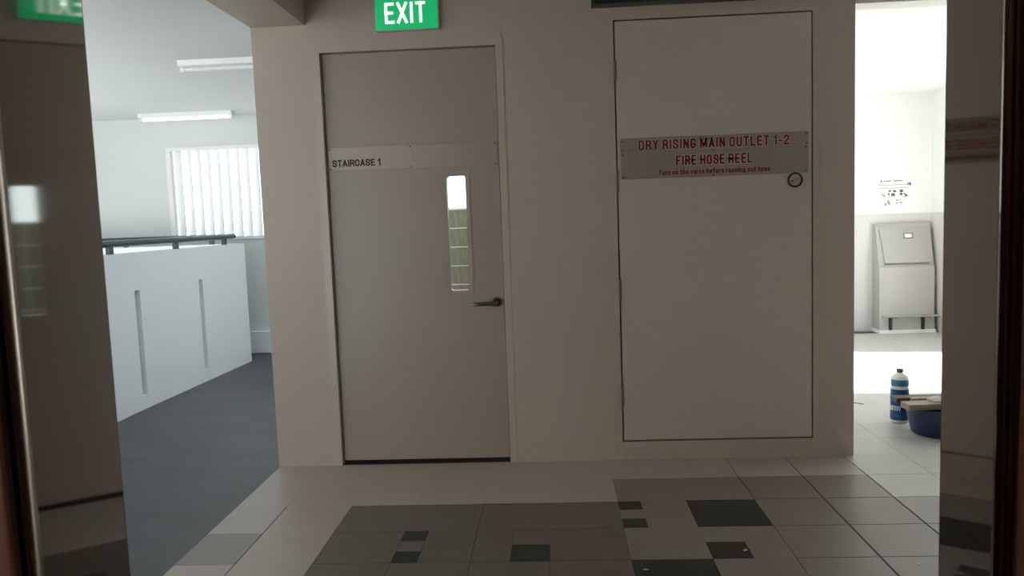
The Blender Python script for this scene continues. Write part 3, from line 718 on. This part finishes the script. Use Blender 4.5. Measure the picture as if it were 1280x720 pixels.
# ------------------------------------------------------------------ basin, boards, rag and bottle
BX, BY = 3.315, 0.385
s = thing('basin', 'dark blue plastic basin on the pale tiles, covered with boards', 'basin', (BX, BY, 0))
part('bowl', lathe(bmesh.new(), [(0.143, 0.0), (0.149, 0.004), (0.181, 0.150), (0.177, 0.152), (0.172, 0.148), (0.142, 0.010), (0.001, 0.010)], BX, BY, 48, cap=False), 'basin', s, smooth=True)
part('base', lathe(bmesh.new(), [(0.001, 0.0005), (0.143, 0.0005)], BX, BY, 48, cap=False), 'basin', s)
part('rim', lathe(bmesh.new(), [(0.179, 0.146), (0.186, 0.146), (0.187, 0.154), (0.183, 0.158), (0.176, 0.157), (0.175, 0.151)], BX, BY, 48, cap=False), 'basin', s, smooth=True)
def board(name, label, cat, loc, size, rz, rx, ry, m, bev=0.004):
    o = obj(name, B(-size[0] / 2, size[0] / 2, -size[1] / 2, size[1] / 2, 0, size[2], bev=bev), m)
    o.location = loc; o.rotation_euler = (R(rx), R(ry), R(rz)); o['label'] = label; o['category'] = cat
    return o
board('wooden_board', 'dark brown board on the basin, its end sticking out in front of the bottle', 'board', (3.305, 0.482, 0.1585), (0.41, 0.075, 0.030), 0, 0, 0, 'wood_dark')
board('wooden_board', 'tan board laid across the front of the blue basin', 'board', (3.295, 0.328, 0.1585), (0.42, 0.095, 0.034), 5, 0, 0, 'wood')
board('wooden_board', 'pale thin batten lying between the two boards on the basin', 'board', (3.345, 0.412, 0.1585), (0.36, 0.045, 0.040), 2, 0, 0, 'wood')
def rag(label, cx, cy, z, rx_, ry_, h, seed):
    rnd = random.Random(seed); bm = bmesh.new(); n = 14; V = []
    ph = [rnd.uniform(0, 6.28) for _ in range(6)]
    for lay in (0, 1):
        g = []
        for i in range(n + 1):
            row = []
            for j in range(n + 1):
                u, v = i / n * 2 - 1, j / n * 2 - 1
                rr = 1 - 0.12 * math.sin(3 * math.atan2(v, u) + ph[0])
                hh = h * max(0, 1 - (u * u + v * v) * 0.55) * (0.55 + 0.45 * math.sin(5 * u + 2 * v + ph[1]) * math.cos(4 * v - 2 * u + ph[2]))
                row.append(bm.verts.new((cx + rx_ * u * rr, cy + ry_ * v * rr, z + (hh + 0.006 if lay else 0.0))))
            g.append(row)
        V.append(g)
        for i in range(n):
            for j in range(n):
                q = (g[i][j], g[i + 1][j], g[i + 1][j + 1], g[i][j + 1]); bm.faces.new(q if lay else q[::-1])
    for i in range(n):
        for a, b in (((i, 0), (i + 1, 0)), ((i + 1, n), (i, n)), ((0, i + 1), (0, i)), ((n, i), (n, i + 1))):
            bm.faces.new((V[0][a[0]][a[1]], V[0][b[0]][b[1]], V[1][b[0]][b[1]], V[1][a[0]][a[1]]))
    bmesh.ops.recalc_face_normals(bm, faces=bm.faces)
    o = obj('rag', bm, 'rag', smooth=True); o['label'] = label; o['category'] = 'rag'
    return o
rag('crumpled pale rag on top of the tan board over the basin', 3.335, 0.345, 0.1935, 0.10, 0.045, 0.028, 3)

s = thing('detergent_bottle', 'blue detergent bottle with white shoulder standing beside the basin', 'bottle', (3.195, 0.625, 0))
CXB, CYB = 3.195, 0.625
part('body', lathe(bmesh.new(), [(0.044, 0.0), (0.049, 0.006), (0.050, 0.02), (0.050, 0.205), (0.048, 0.225), (0.049, 0.235), (0.049, 0.262), (0.045, 0.275), (0.030, 0.290), (0.016, 0.297), (0.015, 0.302)], CXB, CYB, 32), 'bottle_white', s, smooth=True)
part('label_wrap', lathe(bmesh.new(), [(0.0505, 0.018), (0.0512, 0.020), (0.0512, 0.200), (0.0505, 0.203)], CXB, CYB, 32, cap=False), 'label_blue', s, smooth=True)
part('neck_band', lathe(bmesh.new(), [(0.0496, 0.222), (0.0502, 0.225), (0.0502, 0.258), (0.0496, 0.260)], CXB, CYB, 32, cap=False), 'bottle_teal', s, smooth=True)
part('cap', lathe(bmesh.new(), [(0.018, 0.300), (0.019, 0.303), (0.019, 0.318), (0.016, 0.321)], CXB, CYB, 20), 'cap', s, smooth=True)
def wrap(bm, r):
    # bend flat lettering (x about 0, facing -y) round the bottle, turned to the camera side
    a0 = math.atan2(CAM.y - CYB, CAM.x - CXB)
    for v in bm.verts:
        a = a0 + v.co.x / r; rr = r - v.co.y
        v.co = (CXB + rr * math.cos(a), CYB + rr * math.sin(a), v.co.z)
    return bm
for ch, b_ in letters('ACTIV', -0.066, 0.006, 0.076, 0.104, 0.0, 0.2, 0.0006, aspect=0.45): part('letter', wrap(b_, 0.0514), 'bottle_white', s)
part('lettering', wrap(B(-0.026, -0.006, -0.0005, 0.0, 0.040, 0.052), 0.0514), 'bottle_teal', s)

# bits of litter on the floor
for x, y, lb in ((2.444, -1.258, 'tiny pale scrap on the grey tiles nearest the lift'), (1.464, -1.273, 'tiny pale scrap on the near black tile'), (1.86, -1.12, 'tiny pale scrap on the half-size black tile')):
    o = obj('paper_scrap', B(-0.009, 0.009, -0.004, 0.004, 0, 0.0015), 'debris'); o.location = (x, y, 0.0005); o.rotation_euler = (0, 0, random.uniform(0, 3)); o['label'] = lb; o['category'] = 'scrap'

for (x, y), ln, rz, lb in (((3.10, 1.11), 0.16, -48, 'thin dark strip lying on the pale tiles short of the sunlit patch'), ((4.09, 2.80), 0.12, -20, 'short dark strip on the floor in front of the chute hopper')):
    o = obj('debris_strip', B(-ln / 2, ln / 2, -0.007, 0.007, 0, 0.003), 'stain'); o.location = (x, y, 0.0005); o.rotation_euler = (0, 0, R(rz)); o['label'] = lb; o['category'] = 'debris'
